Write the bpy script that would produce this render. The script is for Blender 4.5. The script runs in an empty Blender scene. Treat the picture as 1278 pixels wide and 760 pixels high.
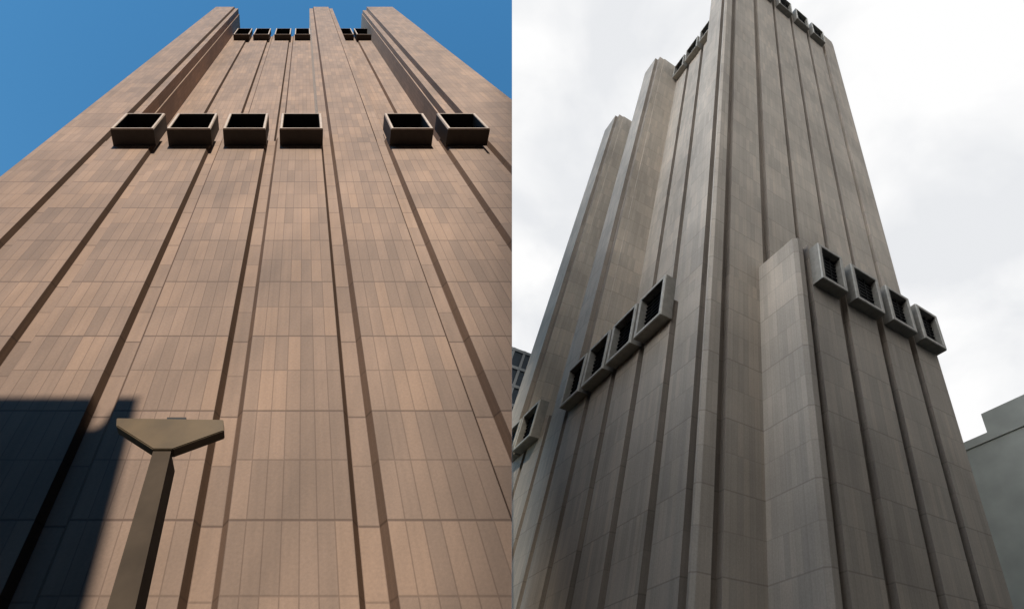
import bpy, bmesh, math, random
from mathutils import Vector, Matrix
random.seed(7)
C = bpy.context.scene.collection
EYE = 1.6
F = 690.0                                   # focal length in pixels of a 1278 px wide frame

# ------------------------------------------------------------------ materials
def new_mat(name):
    m = bpy.data.materials.new(name); m.use_nodes = True
    nt = m.node_tree; b = nt.nodes['Principled BSDF']
    return m, nt, b

def N(nt, kind, **kw):
    n = nt.nodes.new(kind)
    for k, v in kw.items(): setattr(n, k, v)
    return n

def math_n(nt, op, a, b=None, c=None):
    n = N(nt, 'ShaderNodeMath', operation=op)
    for i, x in enumerate((a, b, c)):
        if x is None: continue
        if hasattr(x, 'links'): nt.links.new(x, n.inputs[i])
        else: n.inputs[i].default_value = x
    return n.outputs[0]

def mix_rgb(nt, fac, a, b, mode='MIX'):
    n = N(nt, 'ShaderNodeMix', data_type='RGBA', blend_type=mode)
    for s, x in ((n.inputs[0], fac), (n.inputs[6], a), (n.inputs[7], b)):
        if hasattr(x, 'links'): nt.links.new(x, s)
        else: s.default_value = x if not isinstance(x, tuple) else (*x, 1)
    return n.outputs[2]

def ramp(nt, x, lo, hi, a, b):
    n = N(nt, 'ShaderNodeMapRange'); n.clamp = True
    nt.links.new(x, n.inputs[0])
    for i, v in enumerate((lo, hi, a, b)): n.inputs[i + 1].default_value = v
    return n.outputs[0]

def stone_panels(name, col, col2, joint, rough, strong, weak, vjoint, tone, streak, patch, spec=0.5, sheen=0.0, painted_fade=0.0):
    """stone cladding: UV x counts panels, UV y counts courses"""
    m, nt, b = new_mat(name)
    uv = N(nt, 'ShaderNodeUVMap'); sep = N(nt, 'ShaderNodeSeparateXYZ')
    nt.links.new(uv.outputs[0], sep.inputs[0])
    u, v = sep.outputs[0], sep.outputs[1]
    fu = math_n(nt, 'FLOOR', u); fv = math_n(nt, 'FLOOR', v)
    comb = N(nt, 'ShaderNodeCombineXYZ'); nt.links.new(fu, comb.inputs[0]); nt.links.new(fv, comb.inputs[1])
    wn = N(nt, 'ShaderNodeTexWhiteNoise', noise_dimensions='3D'); nt.links.new(comb.outputs[0], wn.inputs[0])
    # storeys: a second tone shared by two courses
    fv2 = math_n(nt, 'FLOOR', math_n(nt, 'DIVIDE', math_n(nt, 'ADD', v, 1.0), 2.0))
    fu2 = math_n(nt, 'FLOOR', math_n(nt, 'DIVIDE', u, 2.0))
    comb2 = N(nt, 'ShaderNodeCombineXYZ'); nt.links.new(fu2, comb2.inputs[0]); nt.links.new(fv2, comb2.inputs[1])
    comb2.inputs[2].default_value = 5.3
    wn2 = N(nt, 'ShaderNodeTexWhiteNoise', noise_dimensions='3D'); nt.links.new(comb2.outputs[0], wn2.inputs[0])
    t = math_n(nt, 'ADD', math_n(nt, 'MULTIPLY', wn.outputs[0], .65), math_n(nt, 'MULTIPLY', wn2.outputs[0], .35))
    val = ramp(nt, t, .12, .88, 1 - tone, 1 + tone)
    geo = N(nt, 'ShaderNodeNewGeometry')
    # weathering
    mp = N(nt, 'ShaderNodeMapping'); mp.inputs['Scale'].default_value = (1.3, .05, 1)
    nt.links.new(uv.outputs[0], mp.inputs[0])
    ns = N(nt, 'ShaderNodeTexNoise'); ns.inputs['Scale'].default_value = 2.2; ns.inputs['Detail'].default_value = 5
    nt.links.new(mp.outputs[0], ns.inputs[0])
    val = math_n(nt, 'MULTIPLY', val, ramp(nt, ns.outputs[0], .3, .7, 1 - streak, 1 + streak * .6))
    nb = N(nt, 'ShaderNodeTexNoise'); nb.inputs['Scale'].default_value = .12; nb.inputs['Detail'].default_value = 6
    nt.links.new(geo.outputs['Position'], nb.inputs[0])
    val = math_n(nt, 'MULTIPLY', val, ramp(nt, nb.outputs[0], .32, .68, 1 - patch, 1 + patch))
    if painted_fade:                                             # light gradient painted into the stone: streaky, darker towards the pavement
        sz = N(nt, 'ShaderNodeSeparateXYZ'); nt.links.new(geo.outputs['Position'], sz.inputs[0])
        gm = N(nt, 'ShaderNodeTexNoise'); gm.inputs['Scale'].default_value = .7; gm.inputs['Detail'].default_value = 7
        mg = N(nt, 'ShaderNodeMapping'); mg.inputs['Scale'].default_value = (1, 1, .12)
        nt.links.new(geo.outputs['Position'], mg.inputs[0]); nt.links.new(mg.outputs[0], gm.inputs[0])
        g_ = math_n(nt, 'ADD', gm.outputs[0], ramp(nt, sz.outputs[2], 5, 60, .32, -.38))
        val = math_n(nt, 'MULTIPLY', val, ramp(nt, g_, .1, .95, 1.0, 1 - painted_fade))
    nf = N(nt, 'ShaderNodeTexNoise'); nf.inputs['Scale'].default_value = 9; nf.inputs['Detail'].default_value = 6
    nf.inputs['Roughness'].default_value = .7
    nt.links.new(geo.outputs['Position'], nf.inputs[0])
    val = math_n(nt, 'MULTIPLY', val, ramp(nt, nf.outputs[0], .3, .7, .88, 1.1))
    hue = mix_rgb(nt, wn.outputs['Color'], col, col2)
    n0 = hue.node; n0.inputs[0].default_value = .5
    nt.links.new(math_n(nt, 'MULTIPLY', wn2.outputs[0], wn.outputs[0]), n0.inputs[0])
    vv = N(nt, 'ShaderNodeCombineXYZ')
    for i in range(3): nt.links.new(val, vv.inputs[i])
    base = mix_rgb(nt, 1.0, hue, vv.outputs[0], 'MULTIPLY')
    # joints
    du = math_n(nt, 'ABSOLUTE', math_n(nt, 'SUBTRACT', math_n(nt, 'FRACT', math_n(nt, 'ADD', u, .5)), .5))
    dv = math_n(nt, 'ABSOLUTE', math_n(nt, 'SUBTRACT', math_n(nt, 'FRACT', math_n(nt, 'ADD', v, .5)), .5))
    ju = ramp(nt, du, .018, .05, vjoint, 0)
    v2 = math_n(nt, 'DIVIDE', math_n(nt, 'ADD', v, 1.0), 2.0)
    ds = math_n(nt, 'ABSOLUTE', math_n(nt, 'SUBTRACT', math_n(nt, 'FRACT', math_n(nt, 'ADD', v2, .5)), .5))
    jw = ramp(nt, dv, .008, .02, weak, 0); js = ramp(nt, ds, .0055, .012, strong, 0)
    jj = math_n(nt, 'MAXIMUM', math_n(nt, 'MAXIMUM', ju, jw), js)
    out = mix_rgb(nt, jj, base, joint)
    nt.links.new(out, b.inputs['Base Color'])
    b.inputs['Roughness'].default_value = rough
    b.inputs['Specular IOR Level'].default_value = spec
    b.inputs['Sheen Weight'].default_value = sheen; b.inputs['Sheen Roughness'].default_value = .3
    b.inputs['Sheen Tint'].default_value = (1, .92, .85, 1)
    bp = N(nt, 'ShaderNodeBump'); bp.inputs['Strength'].default_value = .2; bp.inputs['Distance'].default_value = .02
    hh = math_n(nt, 'SUBTRACT', math_n(nt, 'MULTIPLY', nf.outputs[0], .5), jj)
    nt.links.new(hh, bp.inputs['Height']); nt.links.new(bp.outputs[0], b.inputs['Normal'])
    return m

def plain(name, col, rough=.7, var=.15, scale=2.0, metal=0.0, spec=.5):
    m, nt, b = new_mat(name)
    tc = N(nt, 'ShaderNodeNewGeometry')
    ns = N(nt, 'ShaderNodeTexNoise'); ns.inputs['Scale'].default_value = scale; ns.inputs['Detail'].default_value = 6
    nt.links.new(tc.outputs['Position'], ns.inputs[0])
    val = ramp(nt, ns.outputs[0], .3, .7, 1 - var, 1 + var)
    vv = N(nt, 'ShaderNodeCombineXYZ')
    for i in range(3): nt.links.new(val, vv.inputs[i])
    nt.links.new(mix_rgb(nt, 1.0, col, vv.outputs[0], 'MULTIPLY'), b.inputs['Base Color'])
    b.inputs['Roughness'].default_value = rough; b.inputs['Metallic'].default_value = metal
    b.inputs['Specular IOR Level'].default_value = spec
    return m

M = dict(
    pink=stone_panels('pink_granite', (.315, .208, .148), (.33, .210, .140), (.055, .025, .013), .75, .7, .4, .45, .15, .07, .15, .5, .3, painted_fade=.36),
    grey=stone_panels('weathered_granite', (.455, .395, .325), (.475, .40, .32), (.17, .14, .115), .75, .45, .25, .2, .10, .07, .16),
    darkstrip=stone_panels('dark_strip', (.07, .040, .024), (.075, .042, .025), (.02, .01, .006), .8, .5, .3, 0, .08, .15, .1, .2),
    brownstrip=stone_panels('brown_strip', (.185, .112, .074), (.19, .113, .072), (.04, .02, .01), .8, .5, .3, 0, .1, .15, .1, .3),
    channelstone=stone_panels('dark_granite', (.30, .255, .21), (.31, .26, .21), (.12, .10, .08), .8, .4, .2, .1, .08, .18, .14, .3),
    pinkframe=plain('pink_frame_stone', (.52, .41, .33), .6),
    greyframe=plain('grey_frame_stone', (.50, .47, .41), .7),
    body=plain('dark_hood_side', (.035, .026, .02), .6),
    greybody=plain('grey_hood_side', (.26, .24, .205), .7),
    louvre=plain('dark_louvre', (.004, .004, .004), .7, spec=.2),
    cavity=plain('vent_cavity', (.008, .008, .008), .9),
    post=plain('lamp_post_paint', (.068, .049, .034), .8, .22, spec=.2),
    lamp=plain('lamp_bronze', (.115, .074, .033), .5, .2, 2.5),
    black=plain('black_trim', (.012, .010, .010), .6),
    render=plain('grey_render', (.30, .31, .28), .85, .12, .3),
    darkbrick=plain('dark_brick', (.05, .035, .03), .85),
    glass=plain('dark_glass', (.02, .028, .04), .25, .1),
    mullion=plain('pale_mullion', (.16, .17, .18), .6),
    paving=plain('concrete_paving', (.10, .095, .085), .85, .15, 3),
    asphalt=plain('asphalt', (.045, .045, .047), .9, .2, 4),
    line=plain('road_paint', (.7, .7, .66), .7),
)

# ------------------------------------------------------------------ object helpers
def thing(name, label, cat, loc, group=None):
    o = bpy.data.objects.new(name, None); C.objects.link(o)
    o.location = loc; o['label'] = label; o['category'] = cat
    o.empty_display_size = .5
    if group: o['group'] = group
    return o

def link_mesh(name, bm, mats, parent=None, origin=None, smooth=False, label=None):
    """bm in world coordinates; stored relative to the parent's location (or origin)"""
    base = Vector(origin) if origin is not None else (Vector((0, 0, 0)))
    if parent is not None:
        p = parent; base = Vector((0, 0, 0))
        while p is not None: base += p.location; p = p.parent
    bmesh.ops.recalc_face_normals(bm, faces=bm.faces)
    bmesh.ops.translate(bm, vec=-base, verts=bm.verts)
    me = bpy.data.meshes.new(name); bm.to_mesh(me); bm.free()
    for m in (mats if isinstance(mats, (list, tuple)) else [mats]): me.materials.append(m)
    o = bpy.data.objects.new(name, me); C.objects.link(o)
    if parent is not None: o.parent = parent
    elif origin is not None: o.location = base
    if label: o['label'] = label
    if smooth: me.shade_smooth()
    return o

def clip_side(bm, side):
    """the two places meet along a party line: keep this side of it"""
    if side == 0: return
    x = .003 * side
    bmesh.ops.remove_doubles(bm, verts=bm.verts, dist=1e-5)
    res = bmesh.ops.bisect_plane(bm, geom=bm.verts[:] + bm.edges[:] + bm.faces[:], dist=1e-6,
                                 plane_co=(x, 0, 0), plane_no=(side, 0, 0), clear_inner=True)
    edges = [e for e in bm.edges if e.is_boundary]
    if edges: bmesh.ops.triangle_fill(bm, use_beauty=True, edges=edges, normal=(1, 0, 0))

COURSE = 2.535
def prism(poly, h0, h1, T, side=0, pw=.487, v0=8.785, bm=None, pick=None):
    bm = bm or bmesh.new(); uvl = bm.loops.layers.uv.get('UVMap') or bm.loops.layers.uv.new('UVMap')
    lo = [bm.verts.new(T(x, y, h0)) for x, y in poly]
    hi = [bm.verts.new(T(x, y, h1)) for x, y in poly]
    n = len(poly); u = 0
    for i in range(n):
        j = (i + 1) % n
        f = bm.faces.new((lo[i], lo[j], hi[j], hi[i]))
        if pick: f.material_index = pick(poly[i], poly[j])
        L = math.dist(poly[i], poly[j]); k = max(1, round(L / pw))
        uu = (u, u + k, u + k, u); vv = ((h0 - v0) / COURSE,) * 2 + ((h1 - v0) / COURSE,) * 2
        for lp, a, b_ in zip(f.loops, uu, vv): lp[uvl].uv = (a + 1e-4 * 0, b_)
        u += k + 3
    for ring, rev in ((lo, True), (hi, False)):
        f = bm.faces.new(ring[::-1] if rev else ring)
        for lp in f.loops: lp[uvl].uv = (.5, .5)
    return bm

def box(bm, T, u0, u1, d0, d1, h0, h1):
    vs = [bm.verts.new(T(u, d, h)) for u in (u0, u1) for d in (d0, d1) for h in (h0, h1)]
    for q in ((0, 1, 3, 2), (4, 6, 7, 5), (0, 4, 5, 1), (2, 3, 7, 6), (0, 2, 6, 4), (1, 5, 7, 3)):
        bm.faces.new([vs[i] for i in q])

# ------------------------------------------------------------------ frames of the two places
# camera frame: x right, y up, z forward  ->  world, the camera looking up 56.5 degrees along +Y
SE, CE = .8339, .5519
def cam2world(p): return Vector((p[0], -SE * p[1] + CE * p[2], CE * p[1] + SE * p[2] + EYE))
def unit(v): return Vector(v).normalized()
# left place: along the wall, up the wall, out of the wall
hL = Vector((1, 0, 0)); vL = unit((60, 457, F)); nL = unit((0, F, -457))
def skew(p, k): return Vector((p[0] + k * p[2], p[1], p[2]))
D = 16.0
KA = 1.2
def TL(a, dep, h):
    return cam2world(skew((a * KA + .048 * (D + dep)) * hL + h * vL - (D + dep) * nL, -320 / F))
# right place: along the left face, along the right face, up
zR = unit((-31, 737, F)); lR = unit((170 - 958, -(1000 - 380), F)); rR = unit((2067 - 958, -(955 - 380), F))
CA, CB = 26.8, 17.5
def TR(A, B, Cc):
    return cam2world(skew((A + CA) * lR + (B + CB) * rR + Cc * zR, 319 / F))
def TRl(u, dep, h): return TR(u, dep, h)                 # left face: u away from the corner
def TRr(a0): return lambda u, dep, h: TR(a0 + dep, u, h) # faces parallel to the right face

# ------------------------------------------------------------------ vent boxes
def vent(parent, T, u0, u1, h0, h1, p, frame, side, dep=0.0, t=.24, hood=.22):
    """hollow stone hood standing proud of the wall, with a louvre set back in it"""
    bm = bmesh.new()
    f, b = dep - p, dep - .004
    t2 = t * .9
    # outer shell with a slightly narrower neck, front lip, inner reveal
    def ring(uo0, uo1, ho0, ho1, d): return [bm.verts.new(T(u, d, h)) for u, h in ((uo0, ho0), (uo1, ho0), (uo1, ho1), (uo0, ho1))]
    r0 = ring(u0, u1, h0, h1, b)
    r1 = ring(u0, u1, h0, h1, f + .12)
    r2 = ring(u0 + .05, u1 - .05, h0 + .05, h1 - .05, f)
    r3 = ring(u0 + t, u1 - t, h0 + t2, h1 - t2, f)
    r4 = ring(u0 + t + .03, u1 - t - .03, h0 + t2 + .03, h1 - t2 - .03, f + .06)
    r5 = ring(u0 + t + .03, u1 - t - .03, h0 + t2 + .03, h1 - t2 - .03, b)
    rs = [r0, r1, r2, r3, r4, r5, r0]
    for q, (A_, B_) in enumerate(zip(rs[:-1], rs[1:])):
        for i in range(4):
            j = (i + 1) % 4
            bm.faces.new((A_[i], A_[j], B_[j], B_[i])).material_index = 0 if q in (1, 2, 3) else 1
    clip_side(bm, side)
    if not bm.verts: bm.free(); return None
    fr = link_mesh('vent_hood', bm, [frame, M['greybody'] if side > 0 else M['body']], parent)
    g = bmesh.new()
    iu0, iu1, ih0, ih1 = u0 + t + .04, u1 - t - .04, h0 + t2 + .04, h1 - t2 - .04
    gd = f + p * (.55 if side > 0 else .84)
    box(g, T, iu0, iu1, gd + .12, b - .01, ih0, ih1)
    n = 9
    for i in range(n):                                    # slats
        hh = ih0 + (ih1 - ih0) * (i + .5) / n
        box(g, T, iu0, iu1, gd, gd + .10, hh - .09, hh + .06)
    for k in ((1, 2) if side > 0 else ()):
        uu = iu0 + (iu1 - iu0) * k / 3
        box(g, T, uu - .05, uu + .05, gd - .05, gd - .005, ih0, ih1)
    clip_side(g, side)
    if g.verts: link_mesh('louvre', g, M['louvre'], fr)
    else: g.free()
    return fr

def profile(x0, x1, chans, dep=0.0, cd=.36, splay=True):
    """front line of a wall from x0 to x1 with sunk channels"""
    pts = [(x0, dep)]
    for a, b in chans:
        if a <= x0 + 1e-3 or b >= x1 - 1e-3: continue
        if splay: pts += [(a, dep), (a + .165, dep + cd), (b - .19, dep + cd), (b, dep)]
        else: pts += [(a, dep), (a, dep + cd), (b, dep + cd), (b, dep)]
    return pts + [(x1, dep)]

# ================================================================== LEFT PLACE
towerL = thing('skyscraper', 'windowless tower of sunlit pink-brown granite panels against blue sky, behind the street lamp', 'building', TL(0, 15, -EYE))
def putL(name, poly, h0, h1, **kw):
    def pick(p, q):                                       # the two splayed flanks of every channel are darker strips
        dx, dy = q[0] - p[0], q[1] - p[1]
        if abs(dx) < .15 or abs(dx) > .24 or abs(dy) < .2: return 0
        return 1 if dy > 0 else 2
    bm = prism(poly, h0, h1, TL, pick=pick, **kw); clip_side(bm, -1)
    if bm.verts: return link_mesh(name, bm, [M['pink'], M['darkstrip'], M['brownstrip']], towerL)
    bm.free()
LX0, LX1, DEEP = -20.35, 20.6, 30.0
ch = [((-1.008 + .273 * k) * D, (-1.008 + .273 * k) * D + .96) for k in range(7)] + [(13.65, 14.58)]
HS, HP, HW = 53.4, 174.5, 155.8
putL('wall', profile(LX0, LX1, ch) + [(LX1, DEEP), (LX0, DEEP)], -EYE - 12, HS)
CDP = .4
h0 = HS + .004
a0, b0 = ch[0]
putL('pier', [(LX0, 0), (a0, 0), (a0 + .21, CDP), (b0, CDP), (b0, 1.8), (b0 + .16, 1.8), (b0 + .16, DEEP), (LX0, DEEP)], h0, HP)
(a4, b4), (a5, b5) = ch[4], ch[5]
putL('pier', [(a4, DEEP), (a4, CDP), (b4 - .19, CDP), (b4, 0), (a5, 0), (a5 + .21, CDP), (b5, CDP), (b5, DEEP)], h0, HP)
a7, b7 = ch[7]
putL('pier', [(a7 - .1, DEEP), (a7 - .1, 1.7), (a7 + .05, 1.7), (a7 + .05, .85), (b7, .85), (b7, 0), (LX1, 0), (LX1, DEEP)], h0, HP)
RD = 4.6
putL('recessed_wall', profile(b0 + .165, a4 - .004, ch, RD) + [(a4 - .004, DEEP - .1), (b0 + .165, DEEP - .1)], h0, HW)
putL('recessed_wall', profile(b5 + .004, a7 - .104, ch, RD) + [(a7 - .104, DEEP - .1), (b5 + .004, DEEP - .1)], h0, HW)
for u0, u1 in ((-14.95, -11.6), (-10.6, -7.2), (-6.25, -2.94), (-1.87, 1.5), (6.75, 10.05), (11.15, 14.4)):
    vent(towerL, TL, u0 * .98, u1 * .98, 50.8, 56.0, 1.6, M['pinkframe'], -1, t=.2)
for u0, u1 in ((-13.7, -10.6), (-9.85, -6.75), (-5.7, -2.55), (-1.75, 1.3), (6.75, 9.8), (10.35, 13.4)):
    vent(towerL, TL, u0 * 1.03, u1 * 1.03, 147.0, 157.4, 1.3, M['pinkframe'], -1, dep=RD, t=.2)

# street lamp (uplight) on its post in front of the wall
DLp = 6.0
def TP(a, dep, h): return cam2world(skew((a * KA + .048 * (DLp + dep)) * hL + h * vL - (DLp + dep) * nL, -320 / F))
lamp = thing('street_lamp', 'bronze street lamp with wedge-shaped head on a square post before the pink-brown tower', 'street lamp', TP(-1.55, .15, -EYE))
def xa(x, y): return (x - 379) / (y + 77) * DLp          # pixel column of a vertical -> metres along the wall
def hb(y): return DLp * (996 / (y + 77) - .665)
bm = bmesh.new()
rings = []
gh = -EYE / .998 + .05
for h, wl, wr in ((gh - .2, xa(131, 760) - .02, xa(168, 760) + .01), (hb(760), xa(133, 760), xa(168.5, 760)), (hb(563), xa(191, 563), xa(213.5, 563))):
    rings.append([bm.verts.new(TP(u, d, h)) for u, d in ((wl, 0), (wr, 0), (wr, .42), (wl, .42))])
for r0, r1 in zip(rings[:-1], rings[1:]):
    for i in range(4): bm.faces.new((r0[i], r0[(i + 1) % 4], r1[(i + 1) % 4], r1[i]))
bm.faces.new(rings[0][::-1]); bm.faces.new(rings[-1])
link_mesh('post', bm, M['post'], lamp)
bm = bmesh.new(); box(bm, TP, xa(128, 760) - .04, xa(175, 760) + .04, -.05, .33, gh - .1, gh + .12)
link_mesh('base_plate', bm, M['black'], lamp)
# head: plate in outline, with thickness, front lit face
out = [(146, 523), (279, 525), (279.5, 539), (215.5, 562), (191, 562), (145.5, 533)]
pts = [(xa(x, y), hb(y)) for x, y in out]
bm = bmesh.new()
fr = [bm.verts.new(TP(a, -.03, h)) for a, h in pts]; bk = [bm.verts.new(TP(a, .15, h)) for a, h in pts]
for i in range(6): bm.faces.new((fr[i], fr[(i + 1) % 6], bk[(i + 1) % 6], bk[i]))
bm.faces.new(fr); bm.faces.new(bk[::-1])
bmesh.ops.bevel(bm, geom=bm.edges[:], offset=.012, segments=2, affect='EDGES')
head = link_mesh('lamp_head', bm, M['lamp'], lamp)
bm = bmesh.new()
cpts = [(xa(x, y) , hb(y)) for x, y in ((207, 524.5), (231, 524.5), (231, 520.5), (207, 520.5))]
box(bm, TP, cpts[0][0], cpts[1][0], .02, .2, hb(524) , hb(519.5))
link_mesh('cap', bm, M['black'], head)

# sun direction: s has no X component, so each place keeps its own light
sun = Vector((0, -.85, .527)).normalized()
sun_el = math.asin(sun.z)

# the block across the street whose shadow falls on the wall (stands behind the camera)
def shadow_block(name, label, outline_px, dist, depth, mat):
    """the outline on the wall (a, h) carried along the sun's rays to a real block across the street"""
    base = TL(0, -dist, 0).y
    P = []
    for a, h in outline_px:
        p = TL((a - .768) / KA, 0, h); t = (base - p.y) / sun.y; P.append(p + sun * t)
    bm = bmesh.new()
    fr = [bm.verts.new(p) for p in P]; bk = [bm.verts.new(p + Vector((0, -depth, 0))) for p in P]
    n = len(P)
    for i in range(n): bm.faces.new((fr[i], fr[(i + 1) % n], bk[(i + 1) % n], bk[i]))
    bm.faces.new(fr); bm.faces.new(bk[::-1])
    return bm, P
blk = thing('office_building', 'brick block behind the viewer, shading the lower left of the pink-brown tower', 'building', (-25, -16, 0))
ol = [(-60, 17.2), (-7.95, 17.2), (-7.75, 16.0), (-6.95, 16.0), (-7.1, 17.2), (-6.1, 17.2), (-5.45, 8.8), (-5.2, -16), (-60, -16)]
bm, P = shadow_block('office_building', '', ol, 30, 25, None)
clip_side(bm, -1)
link_mesh('wall', bm, M['darkbrick'], blk)
fy = TL(0, -30, 0).y
for r_ in range(6):
    for c_ in range(7):
        x = -56 + c_ * 5.6; z = 3 + r_ * 4.4
        bm = bmesh.new(); box(bm, lambda u, d, h: Vector((u, d, h)), x, x + 2.2, fy + .01, fy + .10, z, z + 2.4)
        wf = link_mesh('window', bm, M['mullion'], blk)
        bm = bmesh.new(); box(bm, lambda u, d, h: Vector((u, d, h)), x + .15, x + 2.05, fy + .105, fy + .13, z + .15, z + 2.25)
        link_mesh('pane', bm, M['glass'], wf)

idt = lambda u, d, h: Vector((u, d, h))
def ambient_block(label, x0, x1, y0, y1, H, mat):
    o = thing('office_building', label, 'building', ((x0 + x1) / 2, (y0 + y1) / 2, 0))
    bm = bmesh.new(); box(bm, idt, x0, x1, y0, y1, 0, H); link_mesh('wall', bm, mat, o)
    bm = bmesh.new(); box(bm, idt, x0 - .2, x1 + .2, y0 - .2, y1 + .2, H + .004, H + .9); link_mesh('parapet', bm, M['mullion'], o)
    return o
ambient_block('low dark brick block added unseen behind the viewer to cut ambient light, sunny side', -11, -.6, -34, -17, 15, M['darkbrick'])  # unseen block added to keep ambient light off the sunny wall

# ================================================================== RIGHT PLACE
towerR = thing('skyscraper', 'grey-brown ribbed stone tower under white cloud, corner view with a lower front wing', 'building', TR(12, 12, -12))
def putR(name, poly, h0, h1, mat='grey', parent=None, **kw):
    def pick(p, q):                                       # sunk channels take a darker granite
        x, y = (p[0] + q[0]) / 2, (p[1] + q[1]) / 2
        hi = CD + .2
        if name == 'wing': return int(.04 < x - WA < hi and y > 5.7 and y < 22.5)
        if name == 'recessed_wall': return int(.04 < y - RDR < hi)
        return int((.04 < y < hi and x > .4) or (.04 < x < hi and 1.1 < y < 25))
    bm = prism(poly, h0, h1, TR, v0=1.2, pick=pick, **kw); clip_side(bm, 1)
    if bm.verts: return link_mesh(name, bm, [M[mat], M['channelstone']], parent or towerR)
    bm.free()
def swap(pts): return [(y, x) for x, y in pts]            # a profile along the right face
W_, CD = .5, .6
lch = [(.45, 1.25)] + [(c - W_, c + W_) for c in (5.2, 10.4, 15.6, 20.8, 26.0, 31.3, 37.0, 43.4)]
rch = [(1.2, 1.95)] + [(c - .3, c + .3) for c in (6.2, 10.7, 15.2, 19.5, 24.0)]
BX, BY = 49.5, 28.7
LOW, HSR, HTOP = -48, 33.0, 120.6
chf = .25
# lower block
left = profile(chf, BX, lch, 0, CD, False)
right = swap(profile(chf, BY, rch, 0, CD, False))
putR('wall', left[::-1] + right + [(BX, BY)], LOW, HSR)
hh = HSR + .004
RDR = 5.2
# corner pier with the left part of the right face
c1 = [p for p in profile(chf, 4.7, lch[:1], 0, CD, False)]
putR('pier', [(5.7, 5.75), (5.7, CD), (4.7, CD)] + c1[::-1] + swap(profile(chf, 5.75, rch[:1], 0, CD, False)), hh, HTOP + 4)
# right face wall and its far corner pier
rw = [(5.754, CD)] + [(6.65, CD)] + profile(6.65, 23.55, rch, 0, CD, False)[0:] + [(23.55, CD), (24.45, CD)]
rwp = swap([(5.754, CD), (6.65, CD)] + [(6.65, 0)] + profile(6.65, 23.55, rch, 0, CD, False)[1:] + [(23.55, CD), (24.446, CD)])
putR('wall', rwp + [(BX - .3, 24.446), (BX - .3, 7.7), (5.704, 7.7), (5.704, 5.754)], hh, HTOP - 3.4)
putR('pier', [(0, 24.45), (0, BY - 1.2), (.35, BY - .35), (1.2, BY), (BX - .3, BY), (BX - .3, 24.45)], hh, HTOP + 1)
# recess bays and piers of the left face
putR('recessed_wall', [(x, y) for x, y in profile(5.704, 25.296, lch, RDR, CD, False)][::-1] + [(5.704, 7.69), (25.296, 7.69)], hh, HTOP - 3)
putR('pier', [(25.3, 7.69), (25.3, 1.6), (25.5, 1.6), (25.5, CD), (26.4, CD), (26.4, 0), (30.8, 0), (30.8, CD), (31.7, CD), (31.7, 7.69)], hh, HTOP)
putR('recessed_wall', profile(31.704, 43.2, lch, RDR, CD, False)[::-1] + [(31.704, 7.69), (43.2, 7.69)], hh, HTOP - 3)
putR('pier', [(43.204, 7.69), (43.204, 1.6), (43.4, 1.6), (43.4, CD), (44.2, CD), (44.2, 0), (BX, 0), (BX, 7.69)], hh, HTOP)
# wing
WA = -4.9
wch = [(6.0, 6.7), (9.7, 10.65), (14.3, 15.25), (18.65, 19.6)]
wf = [(x - 0, WA + d) for x, d in profile(5.2 + .3, 22.9, wch, 0, CD, False)]
putR('wing', [(-.004, 5.2), (WA + .3, 5.2)] + [(WA + (d - 0), x) for x, d in profile(5.5, 22.9, wch, 0, CD, False)] + [(-.004, 22.9)], LOW, 35.9)
# vents
for u0, u1 in ((5.5, 10.05), (10.65, 15.25), (15.85, 20.45), (21.05, 25.4), (33.1, 38.2), (38.8, 43.6)):
    vent(towerR, TRl, u0, u1, 30.5, 35.4, 1.15, M['greyframe'], 1, t=.34)
for u0, u1 in ((5.9, 10.0), (10.9, 15.2), (16.1, 20.4), (21.2, 25.0), (32.2, 36.4), (37.5, 42.4)):
    vent(towerR, TRl, u0, u1, 114.2, 119.2, 1.15, M['greyframe'], 1, dep=RDR)
for u0, u1 in ((6.75, 9.7), (10.75, 14.3), (15.35, 18.65), (19.7, 22.95)):
    vent(towerR, TRr(WA), u0, u1, 30.9, 35.2, 1.15, M['greyframe'], 1, t=.34)
for u0, u1 in ((6.8, 10.1), (11.3, 14.6), (15.8, 19.0), (20.1, 23.4)):
    vent(towerR, TRr(0), u0, u1, 112.6, 117.9, 1.15, M['greyframe'], 1)

# grey neighbour on the right
gb = thing('office_building', 'plain grey-green rendered building with a box penthouse, right of the ribbed tower', 'building', TR(0, 60, -20))
bm = prism([(30, 51.25), (-45, 51.25), (-45, 75), (30, 75)], -60, 36.3, TR); clip_side(bm, 1)
link_mesh('wall', bm, M['render'], gb)
bm = prism([(30.1, 51.05), (-45.1, 51.05), (-45.1, 51.24), (30.1, 51.24)], 35.5, 36.7, TR); clip_side(bm, 1)
link_mesh('parapet', bm, M['render'], gb)
bm = prism([(6.7, 51.5), (-20, 51.5), (-20, 66), (6.7, 66)], 36.304, 39.9, TR); clip_side(bm, 1)
link_mesh('penthouse', bm, M['render'], gb)

# distant glazed block in the gap at the left of the tower
fb = thing('office_building', 'distant dark glass office block with pale mullions peeking out left of the ribbed tower', 'building', TR(95, 5, -30))
bm = prism([(86, -25), (86, 22), (110, 22), (110, -25)], -60, 77, TR); clip_side(bm, 1)
link_mesh('wall', bm, M['glass'], fb)
T = lambda u, d, h: TR(86 + d, u, h)
bm = bmesh.new()
for i in range(20):
    y = -24.5 + i * 2.4; box(bm, T, y, y + .5, -.25, -.01, -60, 77.2)
clip_side(bm, 1); link_mesh('mullion', bm, M['mullion'], fb)
for i in range(16, 30):
    z = -57 + i * 4.6; bm = bmesh.new(); box(bm, T, -25, 22, -.30, -.26, z, z + .7)
    clip_side(bm, 1); link_mesh('spandrel', bm, M['mullion'], fb)

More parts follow.
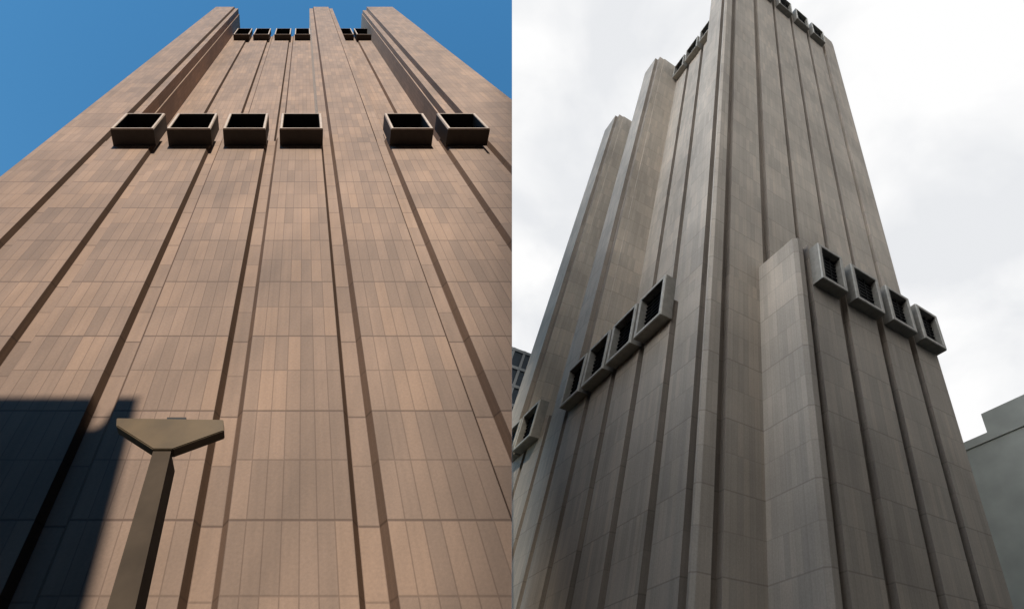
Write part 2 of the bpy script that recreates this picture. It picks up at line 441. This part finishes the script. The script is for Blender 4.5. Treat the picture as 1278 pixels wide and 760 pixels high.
# unseen blocks added on the overcast side to darken the tower lower down
ident = lambda u, d, h: Vector((u, d, h))
for (x0, x1, y0, y1, H, lab) in ((2, 70, -50, -22, 56, 'unseen dark brick block added behind the viewer to darken the foot of the cloudy tower'),
                                 (75, 110, -40, 60, 30, 'unseen long dark brick block added far right to dim low light on the tower')):
    o = thing('office_building', lab, 'building', ((x0 + x1) / 2, (y0 + y1) / 2, 0))
    bm = bmesh.new(); box(bm, ident, x0, x1, y0, y1, 0, H)
    link_mesh('wall', bm, M['darkbrick'], o)
    bm = bmesh.new(); box(bm, ident, x0 - .3, x1 + .3, y0 - .3, y1 + .3, H + .004, H + 1)
    link_mesh('parapet', bm, M['mullion'], o)

# ================================================================== GROUND
def sheet(name, x0, x1, y0, y1, z, mat, label=None):
    bm = bmesh.new(); bm.faces.new([bm.verts.new(p) for p in ((x0, y0, z), (x1, y0, z), (x1, y1, z), (x0, y1, z))])
    o = link_mesh(name, bm, mat); o['kind'] = 'structure'; return o
sheet('ground', -900, 900, -900, 900, 0, M['asphalt'])
bm = bmesh.new(); box(bm, ident, -120, 60, 3.5, 15.9, -.1, .13)
o = link_mesh('pavement', bm, M['paving']); o['kind'] = 'structure'
sheet('road_marking', -120, 120, -5.1, -4.95, .004, M['line'])

# ================================================================== SKY
def cloud_mat():
    m = bpy.data.materials.new('cloud'); m.use_nodes = True; nt = m.node_tree; nt.nodes.clear()
    out = N(nt, 'ShaderNodeOutputMaterial'); em = N(nt, 'ShaderNodeEmission')
    geo = N(nt, 'ShaderNodeNewGeometry')
    mp = N(nt, 'ShaderNodeMapping'); mp.inputs['Scale'].default_value = (.0036, .0036, .0062)
    nt.links.new(geo.outputs['Position'], mp.inputs[0])
    n1 = N(nt, 'ShaderNodeTexNoise'); n1.inputs['Scale'].default_value = 1.6; n1.inputs['Detail'].default_value = 5
    n1.inputs['Roughness'].default_value = .5; n1.inputs['Distortion'].default_value = .3
    nt.links.new(mp.outputs[0], n1.inputs[0])
    f = ramp(nt, n1.outputs[0], .36, .56, 0, 1)
    col = mix_rgb(nt, f, (.82, .835, .86), (1.0, 1.0, 1.0))
    # brightness factors: far right end dimmed, added low cloud boosted to light the tower
    sp = N(nt, 'ShaderNodeSeparateXYZ'); nt.links.new(geo.outputs['Position'], sp.inputs[0])
    back = math_n(nt, 'MULTIPLY', ramp(nt, sp.outputs[1], -220, -5, .9, 1.0), ramp(nt, sp.outputs[0], 450, 580, 1.0, .7))
    back = math_n(nt, 'MULTIPLY', back, ramp(nt, sp.outputs[0], -120, -1, 6.0, 1.0))
    vv = N(nt, 'ShaderNodeCombineXYZ')
    for i in range(3): nt.links.new(back, vv.inputs[i])
    c = mix_rgb(nt, 1.0, col, vv.outputs[0], 'MULTIPLY')
    nt.links.new(c, em.inputs[0]); em.inputs[1].default_value = 1.0
    nt.links.new(em.outputs[0], out.inputs[0])
    return m
bm = bmesh.new(); R_ = 650; nth, nph = 40, 120
rows = []
for i in range(nth + 1):
    th = math.radians(90) * i / nth
    if i == 0: rows.append([bm.verts.new((R_, 0, EYE))]); continue
    rows.append([bm.verts.new((max(R_ * math.cos(th), 0.0), R_ * math.sin(th) * math.cos(2 * math.pi * j / nph),
                               EYE + R_ * math.sin(th) * math.sin(2 * math.pi * j / nph))) for j in range(nph)])
for i in range(nth):
    for j in range(nph):
        k = (j + 1) % nph
        if i == 0: bm.faces.new((rows[0][0], rows[1][j], rows[1][k]))
        else: bm.faces.new((rows[i][j], rows[i + 1][j], rows[i + 1][k], rows[i][k]))
# unseen low cloud added behind the viewer to light the right tower
fill_bank = []
for i in range(31):
    az = math.radians(90 * i / 30); col_ = []
    for j in range(9):
        el = math.radians(-1 + 30 * j / 8)
        col_.append(bm.verts.new((-R_ * math.sin(az) * math.cos(el), -R_ * math.cos(az) * math.cos(el), EYE + R_ * math.sin(el))))
    fill_bank.append(col_)
for a_, b_ in zip(fill_bank[:-1], fill_bank[1:]):
    for j in range(8): bm.faces.new((a_[j], b_[j], b_[j + 1], a_[j + 1]))
bmesh.ops.bisect_plane(bm, geom=bm.verts[:] + bm.edges[:] + bm.faces[:], plane_co=(0, 0, -3), plane_no=(0, 0, 1), clear_inner=True)
o = link_mesh('sky', bm, cloud_mat()); o['kind'] = 'structure'
# the cloud deck lights its own street; the sunny street has only its sun and blue sky
rc = bpy.data.collections.new('cloudy_street')
sunny = {towerL, lamp, blk}
for q in list(C.objects):
    top = q
    while top.parent: top = top.parent
    if q.type == 'MESH' and top not in sunny and q is not o and not top.name.startswith(('pavement', 'ground')): rc.objects.link(q)
o.light_linking.receiver_collection = rc

w = bpy.data.worlds.new('World'); bpy.context.scene.world = w; w.use_nodes = True
nt = w.node_tree; bg = nt.nodes['Background']
sky = nt.nodes.new('ShaderNodeTexSky'); sky.sky_type = 'NISHITA'; sky.sun_disc = False
sky.sun_elevation = sun_el; sky.sun_rotation = math.pi
sky.air_density = 1.2; sky.dust_density = .1; sky.ozone_density = 2.2
hs = nt.nodes.new('ShaderNodeHueSaturation'); hs.inputs['Saturation'].default_value = 1.28; hs.inputs['Hue'].default_value = .49
hs.inputs['Value'].default_value = 1.35
nt.links.new(sky.outputs[0], hs.inputs['Color']); nt.links.new(hs.outputs[0], bg.inputs[0]); bg.inputs[1].default_value = .15

L = bpy.data.lights.new('sun', 'SUN'); L.energy = 5.0; L.angle = math.radians(.8); L.color = (1, .93, .82)
lo = bpy.data.objects.new('sun', L); C.objects.link(lo); lo.location = (0, -50, 60)
lo.rotation_euler = (-sun).to_track_quat('-Z', 'Y').to_euler()

cam = bpy.data.cameras.new('camera'); co = bpy.data.objects.new('camera', cam); C.objects.link(co)
cam.sensor_width = 36; cam.lens = 36 * F / 1278; cam.clip_start = .05; cam.clip_end = 3000
co.location = (0, 0, EYE)
co.rotation_euler = (math.pi / 2 + math.atan2(SE, CE), 0, 0)
sc = bpy.context.scene; sc.camera = co
sc.view_settings.view_transform = 'Standard'; sc.view_settings.look = 'None'
sc.view_settings.exposure = 0; sc.view_settings.gamma = 1
sc.render.engine = 'CYCLES'; sc.cycles.use_denoising = True
sc.cycles.max_bounces = 5
